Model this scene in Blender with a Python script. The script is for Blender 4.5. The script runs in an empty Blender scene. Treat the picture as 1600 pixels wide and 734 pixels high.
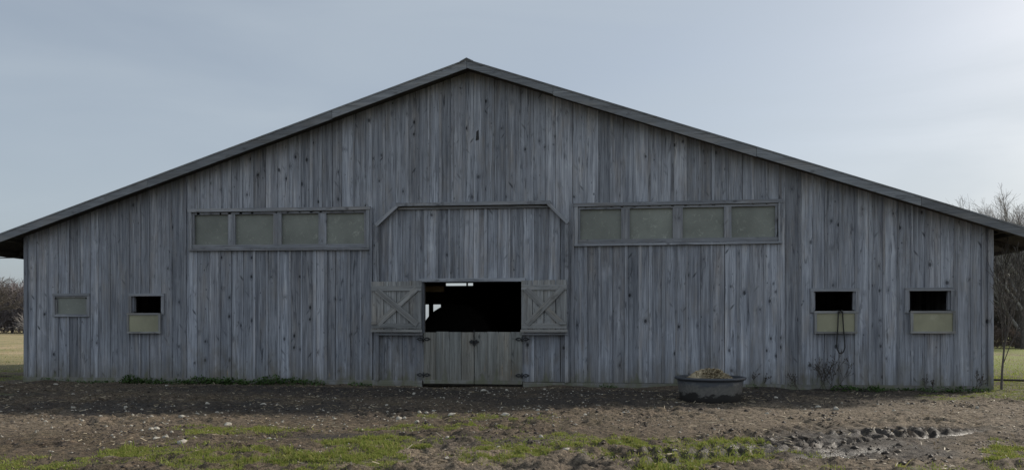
import bpy, math, random
import numpy as np
from mathutils import Vector, Matrix, Quaternion
R = math.radians
C = bpy.context.scene.collection
sc = bpy.context.scene

# ------------------------------------------------------------------ camera
cam_d = bpy.data.cameras.new('camera'); cam = bpy.data.objects.new('camera', cam_d); C.objects.link(cam)
cam.location = (3.008, -16.143, 1.31)
cam.rotation_euler = (R(90), 0, R(7.194))
cam_d.sensor_width = 36; cam_d.lens = 25.99; cam_d.shift_y = 0.0894
cam_d.clip_end = 3000; cam_d.clip_start = 0.05
sc.camera = cam

# ------------------------------------------------------------------ sky
SUN_EL, SUN_AZ = 28.0, 57.0          # azimuth from +Y towards +X: the sun stands behind the barn, to the right
w = bpy.data.worlds.new('World'); sc.world = w; w.use_nodes = True
nt = w.node_tree; nt.nodes.clear()
out = nt.nodes.new('ShaderNodeOutputWorld'); bg = nt.nodes.new('ShaderNodeBackground')
sky = nt.nodes.new('ShaderNodeTexSky'); sky.sky_type = 'NISHITA'; sky.sun_disc = False
sky.sun_elevation = R(SUN_EL); sky.sun_rotation = R(SUN_AZ)
sky.air_density = 1.0; sky.dust_density = 3.0; sky.ozone_density = 1.5; sky.altitude = 200
tc = nt.nodes.new('ShaderNodeTexCoord')
mp = nt.nodes.new('ShaderNodeMapping'); mp.inputs['Scale'].default_value = (1.0, 1.0, 4.5)
nz = nt.nodes.new('ShaderNodeTexNoise'); nz.inputs['Scale'].default_value = 1.6; nz.inputs['Detail'].default_value = 6; nz.inputs['Distortion'].default_value = .6
rm = nt.nodes.new('ShaderNodeMapRange'); rm.inputs[1].default_value = .35; rm.inputs[2].default_value = .68
rm.inputs[3].default_value = .42; rm.inputs[4].default_value = .72
mx = nt.nodes.new('ShaderNodeMix'); mx.data_type = 'RGBA'
hs = nt.nodes.new('ShaderNodeHueSaturation'); hs.inputs['Saturation'].default_value = .8
# thin cloud; extra brightness added behind the viewer lights the shaded barn front
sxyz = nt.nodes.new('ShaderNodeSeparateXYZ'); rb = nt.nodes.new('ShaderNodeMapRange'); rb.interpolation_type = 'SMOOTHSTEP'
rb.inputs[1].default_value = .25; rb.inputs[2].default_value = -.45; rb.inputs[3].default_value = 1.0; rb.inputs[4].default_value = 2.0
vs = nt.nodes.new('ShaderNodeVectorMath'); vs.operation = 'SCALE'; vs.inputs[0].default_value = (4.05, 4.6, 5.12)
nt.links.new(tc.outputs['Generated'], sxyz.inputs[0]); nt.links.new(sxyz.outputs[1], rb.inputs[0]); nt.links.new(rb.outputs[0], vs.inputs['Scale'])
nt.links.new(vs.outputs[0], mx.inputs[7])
nt.links.new(tc.outputs['Generated'], mp.inputs[0]); nt.links.new(mp.outputs[0], nz.inputs[0])
nt.links.new(nz.outputs[0], rm.inputs[0]); nt.links.new(rm.outputs[0], mx.inputs[0])
nt.links.new(sky.outputs[0], hs.inputs['Color']); nt.links.new(hs.outputs[0], mx.inputs[6])
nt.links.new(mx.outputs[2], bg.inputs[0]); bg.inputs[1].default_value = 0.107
nt.links.new(bg.outputs[0], out.inputs[0])

sun_d = bpy.data.lights.new('sun', 'SUN'); sun = bpy.data.objects.new('sun', sun_d); C.objects.link(sun)
sun_d.energy = 4.1; sun_d.angle = R(2.0); sun_d.color = (1.0, .93, .82)
S = Vector((math.sin(R(SUN_AZ))*math.cos(R(SUN_EL)), math.cos(R(SUN_AZ))*math.cos(R(SUN_EL)), math.sin(R(SUN_EL))))
sun.rotation_euler = S.to_track_quat('Z', 'Y').to_euler()
sc.view_settings.view_transform = 'Standard'; sc.view_settings.look = 'None'
sc.view_settings.exposure = 0.2; sc.view_settings.gamma = 1

rng = np.random.default_rng(7); random.seed(11)

# ------------------------------------------------------------------ helpers
def tag(o, label=None, cat=None, group=None, kind=None):
    if label: o['label'] = label
    if cat: o['category'] = cat
    if group: o['group'] = group
    if kind: o['kind'] = kind
    return o

def empty(name, loc=(0,0,0), rz=0, parent=None):
    o = bpy.data.objects.new(name, None); C.objects.link(o)
    o.location = loc; o.rotation_euler = (0,0,rz); o.empty_display_size = .2; o.parent = parent
    return o

def link_mesh(name, me, mat, parent=None):
    me.materials.append(mat)
    o = bpy.data.objects.new(name, me); C.objects.link(o); o.parent = parent
    return o

class MB:
    """collects boxes / prisms / tubes; every vertex keeps a grain coordinate gc and its board's random value"""
    def __init__(s): s.v=[]; s.f=[]; s.gc=[]; s.br=[]; s.sm=[]
    def hexa(s, P, along=None, rnd=None, jitter=True):
        """P: 8 points, bottom 4 (ccw) then top 4"""
        n=len(s.v); r=random.random() if rnd is None else rnd
        P=[Vector(p) for p in P]
        e=[P[1]-P[0], P[3]-P[0], P[4]-P[0]]
        L=[v.length for v in e]
        a=L.index(max(L)) if along is None else along
        o=[i for i in range(3) if i!=a]
        if L[o[0]]<L[o[1]]: o=[o[1],o[0]]
        if along==2: ax,ac,dp=Vector((0,0,1)),Vector((1,0,0)),Vector((0,1,0))
        else: ax,ac,dp=e[a].normalized(),e[o[0]].normalized(),e[o[1]].normalized()
        for p in P:
            s.v.append(tuple(p)); s.gc.append((p.dot(ac)+r*53.7, p.dot(dp), p.dot(ax)+r*91.3)); s.br.append(r)
        for q in ((0,3,2,1),(4,5,6,7),(0,1,5,4),(1,2,6,5),(2,3,7,6),(3,0,4,7)):
            s.f.append(tuple(n+i for i in q)); s.sm.append(False)
    def box(s,x0,x1,y0,y1,z0,z1,along=None,rnd=None):
        s.hexa([(x0,y0,z0),(x1,y0,z0),(x1,y1,z0),(x0,y1,z0),(x0,y0,z1),(x1,y0,z1),(x1,y1,z1),(x0,y1,z1)],along,rnd)
    def slat(s, a, b, width, y0, y1, rnd=None):
        """a plank from a to b (x,z) in the wall plane"""
        d=Vector((b[0]-a[0],0,b[1]-a[1])).normalized(); n=Vector((-d.z,0,d.x))*width/2
        A=Vector((a[0],0,a[1])); B=Vector((b[0],0,b[1])); Y0=Vector((0,y0,0)); Y1=Vector((0,y1,0))
        s.hexa([A-n+Y0,B-n+Y0,B-n+Y1,A-n+Y1,A+n+Y0,B+n+Y0,B+n+Y1,A+n+Y1],0,rnd)
    def tube(s,pts,rad,n=6,rnd=0.5,cap=True):
        base=len(s.v); pts=[Vector(p) for p in pts]; m=len(pts)
        rad=[rad]*m if not hasattr(rad,'__len__') else rad
        up=Vector((.13,.21,1)).normalized()
        for i,p in enumerate(pts):
            t=(pts[min(i+1,m-1)]-pts[max(i-1,0)]).normalized()
            a=t.cross(up)
            if a.length<.05: a=t.cross(Vector((1,0,0)))
            a.normalize(); b=t.cross(a)
            for k in range(n):
                q=p+(a*math.cos(k*2*math.pi/n)+b*math.sin(k*2*math.pi/n))*rad[i]
                s.v.append(tuple(q)); s.gc.append((k*.03+rnd*10,0,i*.1)); s.br.append(rnd)
        for i in range(m-1):
            for k in range(n):
                s.f.append((base+i*n+k,base+i*n+(k+1)%n,base+(i+1)*n+(k+1)%n,base+(i+1)*n+k)); s.sm.append(True)
        if cap:
            s.f.append(tuple(base+k for k in range(n))[::-1]); s.sm.append(False)
            s.f.append(tuple(base+(m-1)*n+k for k in range(n))); s.sm.append(False)
    def lathe(s,prof,c=(0,0,0),n=48,sx=1,sy=1,wob=0):
        base=len(s.v); m=len(prof)
        for i,(r,z) in enumerate(prof):
            for k in range(n):
                a=2*math.pi*k/n; rr=r*(1+wob*math.sin(3*a+z*5)+wob*.6*math.sin(5*a+1))
                s.v.append((c[0]+rr*math.cos(a)*sx,c[1]+rr*math.sin(a)*sy,c[2]+z)); s.gc.append((a,0,z)); s.br.append(.5)
        for i in range(m-1):
            for k in range(n):
                s.f.append((base+i*n+k,base+i*n+(k+1)%n,base+(i+1)*n+(k+1)%n,base+(i+1)*n+k)); s.sm.append(True)
    def build(s,name,mat,parent=None):
        me=bpy.data.meshes.new(name); me.from_pydata(s.v,[],s.f)
        a=me.attributes.new('gc','FLOAT_VECTOR','POINT'); a.data.foreach_set('vector',np.array(s.gc,np.float32).ravel())
        a=me.attributes.new('br','FLOAT','POINT'); a.data.foreach_set('value',np.array(s.br,np.float32))
        me.polygons.foreach_set('use_smooth',np.array(s.sm,bool)); me.update()
        return link_mesh(name,me,mat,parent)

def np_mesh(name, V, F, mat, attrs=None, parent=None, smooth=False):
    """V (n,3), F (m,k) arrays -> mesh object"""
    me=bpy.data.meshes.new(name); n,m,k=len(V),len(F),F.shape[1]
    me.vertices.add(n); me.vertices.foreach_set('co',np.asarray(V,np.float32).ravel())
    me.loops.add(m*k); me.loops.foreach_set('vertex_index',np.asarray(F,np.int32).ravel())
    me.polygons.add(m); me.polygons.foreach_set('loop_start',np.arange(0,m*k,k,dtype=np.int32))
    me.polygons.foreach_set('use_smooth',np.full(m,smooth))
    me.update(calc_edges=True); me.validate()
    for nm,d in (attrs or {}).items():
        a=me.attributes.new(nm,'FLOAT','POINT'); a.data.foreach_set('value',np.asarray(d,np.float32))
    return link_mesh(name,me,mat,parent)

# node shorthand
class NT:
    def __init__(s,name):
        s.m=bpy.data.materials.new(name); s.m.use_nodes=True; s.t=s.m.node_tree; s.t.nodes.clear()
        s.o=s.t.nodes.new('ShaderNodeOutputMaterial'); s.b=s.t.nodes.new('ShaderNodeBsdfPrincipled')
        s.t.links.new(s.b.outputs[0],s.o.inputs[0])
        s.b.inputs['Specular IOR Level'].default_value=.25
    def n(s,ty,**k):
        x=s.t.nodes.new('ShaderNode'+ty)
        for a,b in k.items(): setattr(x,a,b)
        return x
    def l(s,a,b):
        if hasattr(a,'outputs'): a=a.outputs[0]
        s.t.links.new(a,b)
    def val(s,sock,v):
        if isinstance(v,(int,float,tuple)): sock.default_value=v
        else: s.l(v,sock)
    def math(s,op,a,b=0.0,clamp=False):
        x=s.n('Math',operation=op); x.use_clamp=clamp; s.val(x.inputs[0],a); s.val(x.inputs[1],b); return x
    def mix(s,f,a,b,bt='MIX'):
        x=s.n('Mix',data_type='RGBA',blend_type=bt); s.val(x.inputs[0],f)
        s.val(x.inputs[6],a if not isinstance(a,tuple) else (*a[:3],1)); s.val(x.inputs[7],b if not isinstance(b,tuple) else (*b[:3],1))
        return x.outputs[2]
    def rng(s,v,a,b,c=0.,d=1.):
        x=s.n('MapRange'); s.val(x.inputs[0],v)
        for i,q in enumerate((a,b,c,d)): x.inputs[i+1].default_value=q
        return x
    def noise(s,vec,scale,detail=4,rough=.55,dist=0.):
        x=s.n('TexNoise'); x.inputs['Scale'].default_value=scale; x.inputs['Detail'].default_value=detail
        x.inputs['Roughness'].default_value=rough; x.inputs['Distortion'].default_value=dist; s.l(vec,x.inputs['Vector']); return x
    def mapv(s,vec,sc,loc=(0,0,0)):
        x=s.n('Mapping'); x.inputs['Scale'].default_value=sc; x.inputs['Location'].default_value=loc; s.l(vec,x.inputs[0]); return x
    def attr(s,name,out='Fac'):
        return s.n('Attribute',attribute_name=name).outputs[out]
    def obj(s): return s.n('TexCoord').outputs['Object']
    def bump(s,h,strength=.4,dist=.01):
        x=s.n('Bump'); x.inputs['Strength'].default_value=strength; x.inputs['Distance'].default_value=dist; s.l(h,x.inputs['Height']); s.l(x,s.b.inputs['Normal'])

def wood_mat(name, dark, mid, light, knots=1.0, dirt=.0, tone=(.72,1.22), warm=.25, rough=.85):
    t=NT(name); gc=t.attr('gc','Vector'); br=t.attr('br')
    # knots: elongated cells, most of them switched off
    wob=t.noise(t.mapv(gc,(3,3,3)),1.0,2)
    kv=t.n('TexVoronoi',feature='F1'); kv.inputs['Scale'].default_value=1.0; kv.inputs['Randomness'].default_value=1
    add=t.n('VectorMath',operation='MULTIPLY_ADD'); t.l(wob.outputs['Color'],add.inputs[0]); add.inputs[1].default_value=(.35,.1,.35)
    t.l(t.mapv(gc,(6.6,.2,4.4)),add.inputs[2]); t.l(add,kv.inputs['Vector'])
    sep=t.n('SeparateColor'); t.l(kv.outputs['Color'],sep.inputs[0])
    wk=t.n('TexWhiteNoise',noise_dimensions='1D'); t.l(t.math('ADD',br,3.7),wk.inputs['W'])
    on=t.math('GREATER_THAN',sep.outputs[0],t.rng(wk.outputs['Value'],0,1,.18,.80))
    on=t.math('MULTIPLY',on,t.rng(sep.outputs[2],0,1,.6,1.0))
    size=t.rng(sep.outputs[1],0,1,.06,.23)
    rel=t.math('DIVIDE',kv.outputs['Distance'],size)
    kn=t.math('MULTIPLY',t.rng(rel,.6,1.0,1,0),on)
    halo=t.math('MULTIPLY',t.rng(rel,.8,2.3,1,0),on)
    # grain lines flow round the knots
    bend=t.n('VectorMath',operation='MULTIPLY_ADD'); cb=t.n('CombineXYZ'); t.l(t.math('MULTIPLY',halo,.035),cb.inputs[0])
    bend.inputs[1].default_value=(1,1,1); t.l(cb,bend.inputs[0]); t.l(gc,bend.inputs[2])
    g1=t.noise(t.mapv(bend,(70,30,1.5)),1.0,5,.65)
    g2=t.noise(t.mapv(bend,(14,8,.55)),1.0,4,.6,.3)
    g3=t.noise(t.mapv(bend,(3.0,2,1.3)),1.0,3,.6)
    col=t.mix(t.rng(g2,.3,.7),dark,light)
    col=t.mix(t.rng(g1,.33,.67,0,.9),col,mid)
    # dark streak smears (weathered resin) and pale worn patches
    sm=t.noise(t.mapv(gc,(11,3,1.1)),1.0,4,.7,1.0)
    col=t.mix(t.rng(sm,.58,.72,0,.8),col,tuple(.38*c for c in dark))
    col=t.mix(t.rng(g3,.62,.8,0,.45),col,tuple(1.25*c for c in light))
    fine=t.rng(g1,.52,.68,0,.7); col=t.mix(fine,col,tuple(.45*c for c in dark))
    if knots>0:
        col=t.mix(t.math('MULTIPLY',halo,.35*knots),col,tuple(.5*c for c in dark))
        col=t.mix(t.math('MULTIPLY',kn,.93*knots),col,tuple(.16*c for c in dark))
        for sg,th in ((1,.30),(-1,.33)):
            # spike knots: short slanting dashes
            mpp=t.mapv(gc,(15,.2,4.2),(sg*3.1,0,sg*1.7)); mpp.inputs['Rotation'].default_value=(0,sg*.62,0); mpp.vector_type='TEXTURE'; mpp.inputs['Scale'].default_value=(.085,5,.33)
            v2=t.n('TexVoronoi',feature='F1'); v2.inputs['Scale'].default_value=1; t.l(mpp,v2.inputs['Vector'])
            s2=t.n('SeparateColor'); t.l(v2.outputs['Color'],s2.inputs[0])
            m2=t.math('MULTIPLY',t.rng(v2.outputs['Distance'],.12,th,1,0),t.math('MULTIPLY',t.math('GREATER_THAN',s2.outputs[0],.82),t.rng(s2.outputs[1],0,1,.25,1.0)))
            m2=t.math('MULTIPLY',m2,t.rng(t.noise(t.mapv(gc,(2.5,1,.8),(9,3,sg*7)),1.0,2),.45,.6,.0,1.))
            col=t.mix(t.math('MULTIPLY',m2,.85*knots),col,tuple(.25*c for c in dark))
    # each board its own tone and tint
    mul=t.rng(br,0,1,*tone); w2=t.n('TexWhiteNoise',noise_dimensions='1D'); t.l(br,w2.inputs['W'])
    col=t.mix(1.0,col,t.n('CombineColor').outputs[0],'MULTIPLY') if False else col
    vm=t.n('VectorMath',operation='SCALE'); t.l(col,vm.inputs[0]); t.l(mul,vm.inputs['Scale'])
    col=t.mix(t.math('MULTIPLY',t.rng(w2.outputs['Value'],.6,1),warm),vm.outputs[0],t.mix(1.0,vm.outputs[0],(1.10,.98,.86),'MULTIPLY'))
    ob=t.obj()
    bm=t.noise(t.mapv(gc,(4,2,.9),(3,1,8)),1.0,4,.65); col=t.mix(t.rng(bm,.50,.68,0,.55),col,t.mix(1.0,col,(1.02,.90,.76),'MULTIPLY'))
    big=t.noise(ob,.55,4,.6); vm2=t.n('VectorMath',operation='SCALE'); t.l(col,vm2.inputs[0]); t.l(t.rng(big,.3,.7,.84,1.16),vm2.inputs['Scale']); col=vm2.outputs[0]
    if dirt>0:
        sx=t.n('SeparateXYZ'); t.l(ob,sx.inputs[0])
        dn=t.noise(t.mapv(ob,(5,5,1.6)),1.0,5,.65)
        h=t.math('ADD',sx.outputs[2],t.rng(dn,.2,.8,.42,-.42))
        spl=t.rng(h,.62,.02,0,dirt)                       # mud splashed up from the ground
        col=t.mix(spl,col,(.125,.112,.09))
        st=t.noise(t.mapv(ob,(1.6,1,.8)),1.0,4,.65); hs=t.rng(t.math('ADD',sx.outputs[2],t.rng(dn,.2,.8,.3,-.3)),1.25,.25,0,1)
        col=t.mix(t.math('MULTIPLY',t.rng(st,.55,.7,0,.75),hs),col,(.105,.09,.068))
        rs=t.noise(t.mapv(ob,(7,1,1.3),(3,0,5)),1.0,3,.5); col=t.mix(t.math('MULTIPLY',t.rng(rs,.69,.76,0,.7),hs),col,(.30,.20,.11))
        gr=t.rng(h,.16,-.02,0,.6); col=t.mix(gr,col,(.10,.105,.06))
    t.l(col,t.b.inputs['Base Color']); t.b.inputs['Roughness'].default_value=rough
    hh=t.math('SUBTRACT',g1,t.math('MULTIPLY',kn,.4)); t.bump(hh,.55,.006)
    return t.m

M={}
M['wall']=wood_mat('weathered_board',(.070,.076,.094),(.208,.218,.247),(.405,.42,.458),1.0,.6,(.70,1.28))
M['batten']=wood_mat('weathered_batten',(.115,.122,.142),(.225,.234,.262),(.36,.372,.404),.5,.6,(.7,1.2))
M['trim']=wood_mat('weathered_trim',(.103,.108,.122),(.20,.207,.227),(.325,.333,.355),.5,.5,(.75,1.2))
M['door']=wood_mat('dirty_door_board',(.092,.093,.088),(.178,.18,.17),(.29,.292,.28),.6,.5,(.82,1.15),.5)
M['upper']=wood_mat('worn_door_board',(.10,.101,.102),(.195,.195,.193),(.31,.31,.308),.5,0,(.8,1.15),.4)
M['fascia']=wood_mat('fascia_board',(.10,.105,.114),(.155,.162,.174),(.23,.24,.256),.4,0)
M['old']=wood_mat('dark_rough_wood',(.035,.031,.027),(.06,.054,.048),(.09,.083,.073),.3,0)
M['skirt']=wood_mat('skirt_plank',(.10,.105,.11),(.17,.175,.18),(.26,.265,.265),.3,.6)
M['brown']=wood_mat('bare_brown_wood',(.16,.11,.06),(.26,.18,.10),(.36,.26,.15),.3,0)
def pane_mat(name,base,light,rough,sc1):
    t=NT(name); ob=t.obj()
    a=t.noise(ob,sc1,6,.7,.8); b=t.noise(ob,1.3,4,.6); c=t.noise(t.mapv(ob,(60,60,60)),1.0,3,.7)
    col=t.mix(t.rng(b,.3,.7),tuple(.75*q for q in base),tuple(1.15*q for q in base))
    col=t.mix(t.rng(a,.56,.72,0,.6),col,light)
    col=t.mix(t.rng(c,.6,.75,0,.4),col,light)
    oi=t.n('ObjectInfo'); pv=t.n('VectorMath',operation='SCALE'); t.l(col,pv.inputs[0]); t.l(t.rng(oi.outputs['Random'],0,1,.84,1.16),pv.inputs['Scale']); col=pv.outputs[0]
    t.l(col,t.b.inputs['Base Color']); t.l(t.rng(a,.3,.7,rough,rough+.3),t.b.inputs['Roughness'])
    t.b.inputs['Specular IOR Level'].default_value=.4
    return t.m
M['pane']=pane_mat('dirty_green_glazing',(.15,.158,.138),(.33,.335,.295),.40,9)
M['khaki']=pane_mat('khaki_fibreglass',(.225,.215,.145),(.32,.31,.235),.5,5)
def plain(name,col,rough=.6,metal=0,var=.3,scale=12,bump=0):
    t=NT(name); ob=t.obj(); a=t.noise(ob,scale,5,.6)
    c=t.mix(t.rng(a,.3,.7),tuple(q*(1-var) for q in col),tuple(q*(1+var) for q in col))
    t.l(c,t.b.inputs['Base Color']); t.b.inputs['Roughness'].default_value=rough; t.b.inputs['Metallic'].default_value=metal
    if bump: t.bump(a,bump,.02)
    return t.m
M['iron']=plain('black_iron',(.02,.02,.021),.55,.2)
M['rope']=plain('dark_rope',(.022,.021,.02),.8,0)
M['roof']=plain('galvanised_roof_sheet',(.3,.31,.32),.5,.6)
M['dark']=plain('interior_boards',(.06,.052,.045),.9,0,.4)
M['bark']=plain('grey_bark',(.085,.075,.066),.9,0,.45,6,.4)
M['twig']=plain('grey_twigs',(.125,.112,.105),.9,0,.3,.5)
M['twig_pale']=plain('pale_twigs',(.27,.25,.24),.9,0,.25,.5)
M['dusk_twig']=plain('dim_brown_twigs',(.085,.074,.066),.9,0,.3,.5)
M['mauve_twig']=plain('mauve_grey_twigs',(.135,.115,.115),.9,0,.3,.2)
M['weed']=plain('dead_stem',(.05,.042,.034),.9,0,.4,30)
M['stone']=plain('pale_limestone',(.32,.295,.25),.85,0,.35,9,.4)

# ------------------------------------------------------------------ numpy noise
def hsh(i,j,seed):
    h=(i.astype(np.int64)*374761393+j.astype(np.int64)*668265263+seed*974711)&0x7fffffff
    h=((h^(h>>13))*1274126177)&0x7fffffff
    return ((h^(h>>16))&0xffff)/65535.0
def vnoise(x,y,seed=0):
    i=np.floor(x);j=np.floor(y);fx=x-i;fy=y-j
    fx=fx*fx*(3-2*fx);fy=fy*fy*(3-2*fy)
    a=hsh(i,j,seed);b=hsh(i+1,j,seed);c=hsh(i,j+1,seed);d=hsh(i+1,j+1,seed)
    return (a*(1-fx)+b*fx)*(1-fy)+(c*(1-fx)+d*fx)*fy
def fbm(x,y,f,oct=4,seed=0,gain=.5):
    s=0;a=1;t=0
    for o in range(oct):
        s=s+a*vnoise(x*f+o*17.3,y*f+o*9.1,seed+o); t+=a; a*=gain; f*=2.03
    return s/t
def sstep(a,b,x):
    t=np.clip((x-a)/(b-a),0,1); return t*t*(3-2*t)
def ell(x,y,cx,cy,rx,ry,rot=0,soft=.45):
    c,s=math.cos(R(rot)),math.sin(R(rot)); dx,dy=x-cx,y-cy
    u=(dx*c+dy*s)/rx; v=(-dx*s+dy*c)/ry
    return 1-sstep(1-soft,1+soft,np.sqrt(u*u+v*v))

# ------------------------------------------------------------------ ground
TA,TB=np.array([2.2,-10.05]),np.array([7.6,-6.08])        # the wet wheel rut
TD=(TB-TA)/np.linalg.norm(TB-TA); TN=np.array([-TD[1],TD[0]]); TL=np.linalg.norm(TB-TA)
def masks(x,y):
    wx=x+1.5*(fbm(x,y,.9,4,3)-.5)*2; wy=y+1.0*(fbm(x,y,.9,4,8)-.5)*2
    n=fbm(x,y,2.2,4,21)
    g=np.zeros_like(x)
    for e in ((-.05,-9.1,1.85,.72,18,.65),(.75,-8.55,.9,.4,25,.5),(3.7,-8.4,1.25,.75,32,.5),(2.9,-9.3,.8,.45,10,.5),
              (-3.9,-9.9,1.3,.4,0,.9),(10.8,-.7,2.0,.6,25,.5),(13.5,1.2,3.5,2.2,10,.4),(-12.6,1.2,2.6,1.5,0,.5),(-11,-3.2,2.5,.7,0,.7),(8.4,-9.2,.9,.5,0,.6),(7.3,-7.7,.5,.25,20,.6)):
        g=np.maximum(g,ell(wx,wy,*e))
    for e in ((-1.5,-7.4,.7,.45,5,.9),(.2,-6.95,.7,.45,5,.9),(1.4,-5.5,.9,.35,0,.9),(1.9,-8.0,1.6,.7,0,.9),(7.0,-9.0,1.5,.7,0,.9)): g=np.maximum(g,.42*ell(wx,wy,*e))
    far=.85*np.maximum.reduce([sstep(2.0,5.5,wy),sstep(11.6,13.0,wx)*sstep(-.9,.4,wy),sstep(-12.0,-14.5,wx)*sstep(-1.2,.8,wy)])
    g=np.maximum(g,far)
    g=np.clip(g*1.45*sstep(.37,.64,n+.24*(g-.5)+.55*(fbm(x,y,5,3,23)-.5)),0,1)
    d=np.zeros_like(x)                                       # dark wet mud
    for e in ((-4.4,-5.0,4.6,1.0,4,.5),(-1.5,-1.9,5.5,1.3,0,.6),(3.2,-2.2,4.0,1.7,-4,.5),(6.5,-1.3,3.2,1.0,20,.6),(-10.5,-3.3,3,.8,0,.7),(.6,-7.75,1.2,.4,10,.7),(5.6,-7.3,2.2,.62,36,.5),(3.0,-9.3,1.0,.3,36,.6)):
        d=np.maximum(d,ell(wx,wy,*e))
    d=np.clip(d*(.45+1.1*fbm(x,y,1.3,3,41)),0,1)
    p=(x-TA[0])*TD[0]+(y-TA[1])*TD[1]; q=(x-TA[0])*TN[0]+(y-TA[1])*TN[1]
    q=q+.05*np.sin(p*2.1)
    inside=sstep(-.6,.2,p)*(1-sstep(TL-.5,TL+.4,p))
    lug=inside*sstep(-.0,.08,q)*(1-sstep(.62,.85,q))
    chan=inside*(1-sstep(.03,.09,np.abs(q+.05+.03*np.sin(p*5))))*sstep(.3,.45,fbm(p,q*0,1.1,2,71)+.1)
    chan=np.maximum(chan,ell(p,q,3.9,-.32,.75,.13,0,.5))
    lug2=inside*sstep(.95,1.05,q)*(1-sstep(1.3,1.45,q))*.6
    g=g*(1-.75*np.maximum(lug,chan))
    return g,d,lug,chan,lug2,p,q
def height(x,y,m=None):
    g,d,lug,chan,lug2,p,q=m if m is not None else masks(x,y)
    near=1-sstep(14,40,np.hypot(x,y+5))
    z=.10*(fbm(x,y,.35,3,5)-.5)
    rid=1-np.abs(2*fbm(x,y,2.6,4,12)-1)
    clod=np.maximum(fbm(x,y,6.5,3,31)-.52,0)
    rough=(.25+.75*(1-g))
    patch=.45+.9*sstep(.35,.65,fbm(x,y,.8,3,77))
    smooth=np.clip(chan*1.3,0,1); rough=rough*(1-smooth)
    z=z+near*rough*patch*(.025*(rid-.8)+.020*sstep(.50,.60,fbm(x,y,4.2,3,31))+.017*sstep(.50,.60,fbm(x,y,9,2,61))-.030*sstep(.55,.66,fbm(x,y,3.3,3,62)))+near*(.3+.7*(1-g))*(.3+.9*patch)*.026*(fbm(x,y,11,2,51)-.5)
    ph=(p-.9*q+.34*fbm(x,y,3,3,94))/.20; tooth=np.abs((ph%1.0)*2-1)
    lg=(.35+.65*sstep(.8,2.8,p))*(.062*sstep(.35,.75,tooth)-.03)*sstep(.2,.5,fbm(x,y,2.5,3,93))
    z=z+lug*lg*(.6+.8*fbm(x,y,5,2,90))-.05*chan+lug2*.05*(sstep(.3,.7,np.abs(((p-.5*q)/.25%1.0)*2-1))-.5)
    wall=(1-sstep(.15,1.1,np.maximum(np.abs(x)-10.9,0)+np.maximum(-y-.0,0)+np.maximum(y-30,0)))
    z=z*(1-.88*wall)-.01*wall
    # trampled hollow and lip under the dutch door
    z=z-.07*np.exp(-((x+.6)/.5)**2-((y+.1)/.25)**2)
    lip=np.exp(-((y+.10)/.22)**2)*(np.abs(x)<11.1)*(1-np.exp(-((x-.1)/1.25)**8))
    z=z+.16*lip*np.maximum(fbm(x,y,1.1,4,88)-.40,0)
    trough=np.exp(-(((x-4.85)/.8)**2+((y+2.68)/.8)**2)**2)
    z=z*(1-trough)
    return z-.0*sstep(20,60,np.hypot(x,y))
def axis(a,b,step,far,g=1.13):
    c=list(np.arange(a,b,step)); s=step; v=c[-1]
    while v<far: s*=g; v+=s; c.append(v)
    s=step; v=a; L=[]
    while v>-far: s*=g; v-=s; L.append(v)
    return np.array(L[::-1]+c)
gx=axis(-12.8,13.2,.034,700); gy=axis(-11.0,.9,.027,700)
X,Y=np.meshgrid(gx,gy); mk=masks(X,Y); Z=height(X,Y,mk)
nx,ny=len(gx),len(gy); idx=np.arange(nx*ny).reshape(ny,nx)
F=np.stack([idx[:-1,:-1],idx[:-1,1:],idx[1:,1:],idx[1:,:-1]],-1).reshape(-1,4)
dry=np.clip(np.maximum.reduce([ell(X,Y,9,-4.2,5.5,2.2,10,.6),ell(X,Y,1.6,-8.9,1.3,1.0,0,.7)*.9,ell(X,Y,-5.5,-7.0,3,1.0,8,.7)*.7,ell(X,Y,6.5,-8.3,2.5,.8,30,.6)*.7]),0,1)
farf=sstep(5,22,np.hypot(X-0,Y+6)-8)
tt=NT('yard_ground'); ob=tt.obj()
n1=tt.noise(ob,2.2,6,.65); n2=tt.noise(ob,17,5,.7); n3=tt.noise(ob,70,3,.7); n4=tt.noise(tt.mapv(ob,(.25,.25,.25)),1,5,.6)
soil=tt.mix(tt.rng(n2,.36,.64),(.028,.021,.015),(.185,.138,.095))
soil=tt.mix(tt.rng(n1,.42,.62,0,.55),soil,(.080,.064,.036))
dk_=tt.noise(tt.mapv(ob,(1.1,1.9,1)),1.0,5,.7,.6); soil=tt.mix(tt.rng(dk_,.52,.66,0,.75),soil,tt.mix(tt.rng(n2,.4,.65),(.022,.016,.012),(.085,.062,.044)))
soil=tt.mix(tt.math('MULTIPLY',tt.attr('dry'),tt.rng(n2,.38,.60,.0,.85)),soil,(.265,.21,.152))
soil=tt.mix(tt.math('MULTIPLY',tt.attr('mud'),tt.rng(n1,.2,.6,.5,1)),soil,tt.mix(tt.rng(n2,.35,.7),(.019,.016,.014),(.050,.042,.037)))
soil=tt.mix(tt.rng(tt.noise(tt.mapv(ob,(42,60,42)),1,4,.7),.53,.62,0,.9),soil,(.020,.015,.011))
litter=tt.math('MULTIPLY',tt.rng(n3,.60,.72),tt.rng(n1,.4,.6,.2,1)); soil=tt.mix(tt.math('MULTIPLY',litter,.55),soil,(.26,.215,.15))
gf=tt.math('MULTIPLY',tt.attr('grass'),tt.rng(n2,.42,.6,.12,.75))
grassc=tt.mix(tt.rng(n1,.35,.65),(.08,.095,.028),(.15,.165,.045))
col=tt.mix(gf,soil,grassc)
fieldc=tt.mix(tt.rng(n4,.38,.62),(.20,.19,.08),(.38,.285,.175)); fieldc=tt.mix(tt.rng(n2,.3,.7,0,.45),fieldc,(.17,.15,.07))
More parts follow.
